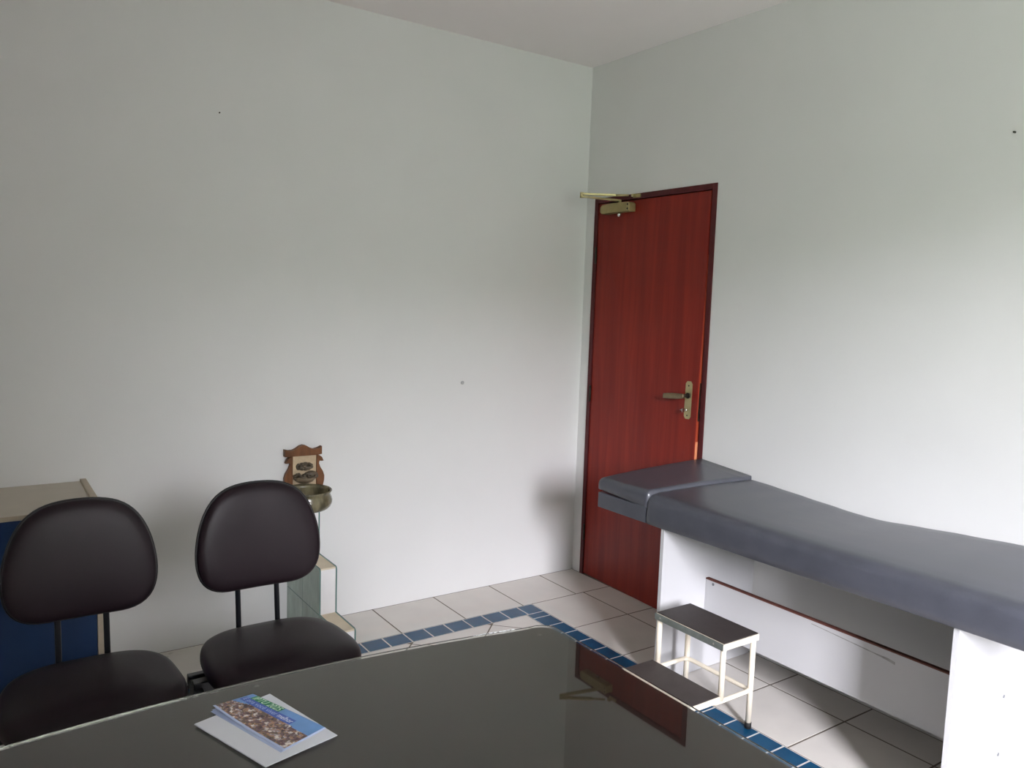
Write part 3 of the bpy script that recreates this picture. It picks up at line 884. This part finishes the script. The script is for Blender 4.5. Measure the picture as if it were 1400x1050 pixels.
# relief plaque on the wall
Q = empty('relief_plaque', (-1.635, -.001, .65), 'carved brown wooden plaque with a sandy ceramic relief above the green bowl', 'wall plaque')
crest = [(-1.726, .846), (-1.708, .841), (-1.688, .841), (-1.672, .848), (-1.655, .859), (-1.640, .8625), (-1.626, .859), (-1.606, .846), (-1.588, .840), (-1.569, .844), (-1.552, .852), (-1.552, .815), (-1.575, .812), (-1.689, .813), (-1.703, .812), (-1.726, .813)]
rightp = [(-1.5755, .8115), (-1.562, .809), (-1.550, .800), (-1.542, .782), (-1.552, .7815), (-1.562, .783), (-1.5645, .772), (-1.558, .754), (-1.545, .733), (-1.538, .712), (-1.539, .690), (-1.545, .663), (-1.558, .630), (-1.5755, .612)]
leftp = [(-3.264 - x, z) for x, z in rightp]
f3 = lambda a, b, t: (a, t, b)
bm = nb(); prism(bm, crest, f3, -.034, -.004, bev=.002); obj('crest', bm, 'plaque_wood', Q)
for pp in (rightp, leftp):
    bm = nb(); prism(bm, pp, f3, -.030, -.004, bev=.002); obj('scroll_side', bm, 'plaque_wood', Q)
bm = nb(); box(bm, -1.688, -1.5765, -.024, -.004, .612, .8115, bev=.0015); obj('relief_tile', bm, 'relief', Q, 'sandy ceramic tile')
bm = nb()
rnd = random.Random(3)
def lump(cx, cz, rx, rz, n, yb=-.028, rr=.010):
    for k in range(n):
        a = 2 * PI * k / n + .3
        ball(bm, (cx + rx * math.cos(a), yb - rnd.uniform(0, .008), cz + rz * math.sin(a)), (rr * rnd.uniform(.8, 1.3), .012, rr * rnd.uniform(.7, 1.1)), seg=12)
lump(-1.630, .763, .028, .013, 10, yb=-.027, rr=.0085)
ball(bm, (-1.650, -.030, .758), (.016, .010, .012)); ball(bm, (-1.618, -.031, .756), (.020, .012, .010)); ball(bm, (-1.632, -.029, .772), (.018, .008, .006))
tube(bm, [(-1.663 + .006 * math.cos(q), -.028, .763 + .012 * math.sin(q)) for q in [2 * PI * k / 14 for k in range(14)]], .0045, n=8, closed=True)
obj('relief_figure', bm, 'figure', Q, 'dark moulded relief')
bm = nb()
lump(-1.668, .716, .013, .013, 8, rr=.0075)
lump(-1.610, .720, .028, .012, 10, yb=-.032, rr=.010)
ball(bm, (-1.606, -.038, .728), (.026, .016, .014)); ball(bm, (-1.640, -.036, .712), (.020, .014, .010)); ball(bm, (-1.584, -.034, .716), (.014, .012, .012))
for qx in (-1.617, -1.597):
    tube(bm, [(qx + .008 * math.cos(q), -.051, .721 + .006 * math.sin(q)) for q in [2 * PI * k / 14 for k in range(14)]], .0035, n=8, closed=True)
obj('relief_figure', bm, 'figure', Q, 'dark moulded relief')
bm = nb()
rings = []
for z, r in ((.6905, .030), (.696, .040), (.704, .046), (.714, .047), (.717, .044), (.713, .038)):
    rings.append([(-1.634 + r * math.cos(PI + PI * k / 20), -.0245 + 1.25 * r * math.sin(PI + PI * k / 20), z) for k in range(21)])
loft(bm, rings)
obj('relief_basin', bm, 'basin', Q, 'small half round ceramic basin')

# ------------------------------------------------------------------ small marks on the walls
def disc(name, c, axis, r, h, m, label, cat):
    bm = nb(); a = Vector(c); tube(bm, [a, a + Vector(axis) * h * .7, a + Vector(axis) * h], [r, r, r * .7], n=20)
    tag(obj(name, bm, m, base=c), label, cat)
disc('wall_plug', (-.784, 0, 1.123), (0, -1, 0), .0095, .003, 'plug', 'small round grey plug in the middle of the back wall', 'wall plug')
disc('wall_nail', (-2.001, 0, 2.292), (0, -1, 0), .0028, .008, 'nail', 'tiny dark nail high on the back wall above the chairs', 'nail')
disc('wall_nail', (0, -2.220, 2.163), (-1, 0, 0), .0034, .012, 'nail', 'tiny dark nail high on the right wall above the couch', 'nail')

# ------------------------------------------------------------------ camera
yaw, pit, rol = 0.602836798, -0.100854116, 0.0334890961
fw = Vector((math.sin(yaw) * math.cos(pit), math.cos(yaw) * math.cos(pit), math.sin(pit)))
rt0 = Vector((math.cos(yaw), -math.sin(yaw), 0)); up0 = rt0.cross(fw)
rt_ = rt0 * math.cos(rol) + up0 * math.sin(rol); up_ = up0 * math.cos(rol) - rt0 * math.sin(rol)
cam = bpy.data.cameras.new('camera'); co = bpy.data.objects.new('camera', cam); COL.objects.link(co)
mw = Matrix((rt_, up_, -fw)).transposed().to_4x4(); mw.translation = Vector((-2.90539802, -3.53673113, 1.54093208))
co.matrix_world = mw
cam.sensor_fit = 'HORIZONTAL'; cam.sensor_width = 36; cam.lens = 36 * 1090.23531 / 1400; cam.clip_start = .02
SC.camera = co

# ------------------------------------------------------------------ light: overcast daylight through the window
wd = bpy.data.worlds.new('sky'); SC.world = wd; wd.use_nodes = True
nt = wd.node_tree; bg = nt.nodes['Background']
tc = nt.nodes.new('ShaderNodeTexCoord'); sx = nt.nodes.new('ShaderNodeSeparateXYZ'); nt.links.new(tc.outputs['Generated'], sx.inputs[0])
cr = nt.nodes.new('ShaderNodeValToRGB'); r = cr.color_ramp
mr = nt.nodes.new('ShaderNodeMapRange'); mr.inputs['From Min'].default_value = -1; mr.inputs['From Max'].default_value = 1
nt.links.new(sx.outputs['Z'], mr.inputs['Value']); nt.links.new(mr.outputs[0], cr.inputs['Fac'])
r.elements[0].position = 0.0; r.elements[0].color = (.076, .093, .078, 1)
r.elements[1].position = 1.0; r.elements[1].color = (.95, .96, 1.09, 1)
e = r.elements.new(.573); e.color = (.122, .150, .124, 1)
e = r.elements.new(.595); e.color = (.99, .98, 1.07, 1)
nt.links.new(cr.outputs['Color'], bg.inputs['Color']); bg.inputs['Strength'].default_value = 112.0
la = bpy.data.lights.new('window_portal', 'AREA'); la.shape = 'RECTANGLE'; la.size = WX1 - WX0; la.size_y = WZ1 - WZ0
la.cycles.is_portal = True
lo = bpy.data.objects.new('window_portal', la); COL.objects.link(lo)
lo.location = ((WX0 + WX1) / 2, YF - .155, (WZ0 + WZ1) / 2); lo.rotation_euler = (PI / 2, 0, 0)

SC.view_settings.view_transform = 'Standard'; SC.view_settings.look = 'None'; SC.view_settings.gamma = 1
SC.view_settings.use_curve_mapping = False; SC.view_settings.exposure = 0.72
cy = SC.cycles
cy.use_denoising = True
cy.max_bounces = 14; cy.diffuse_bounces = 8; cy.glossy_bounces = 5; cy.transmission_bounces = 10
cy.sample_clamp_indirect = 6
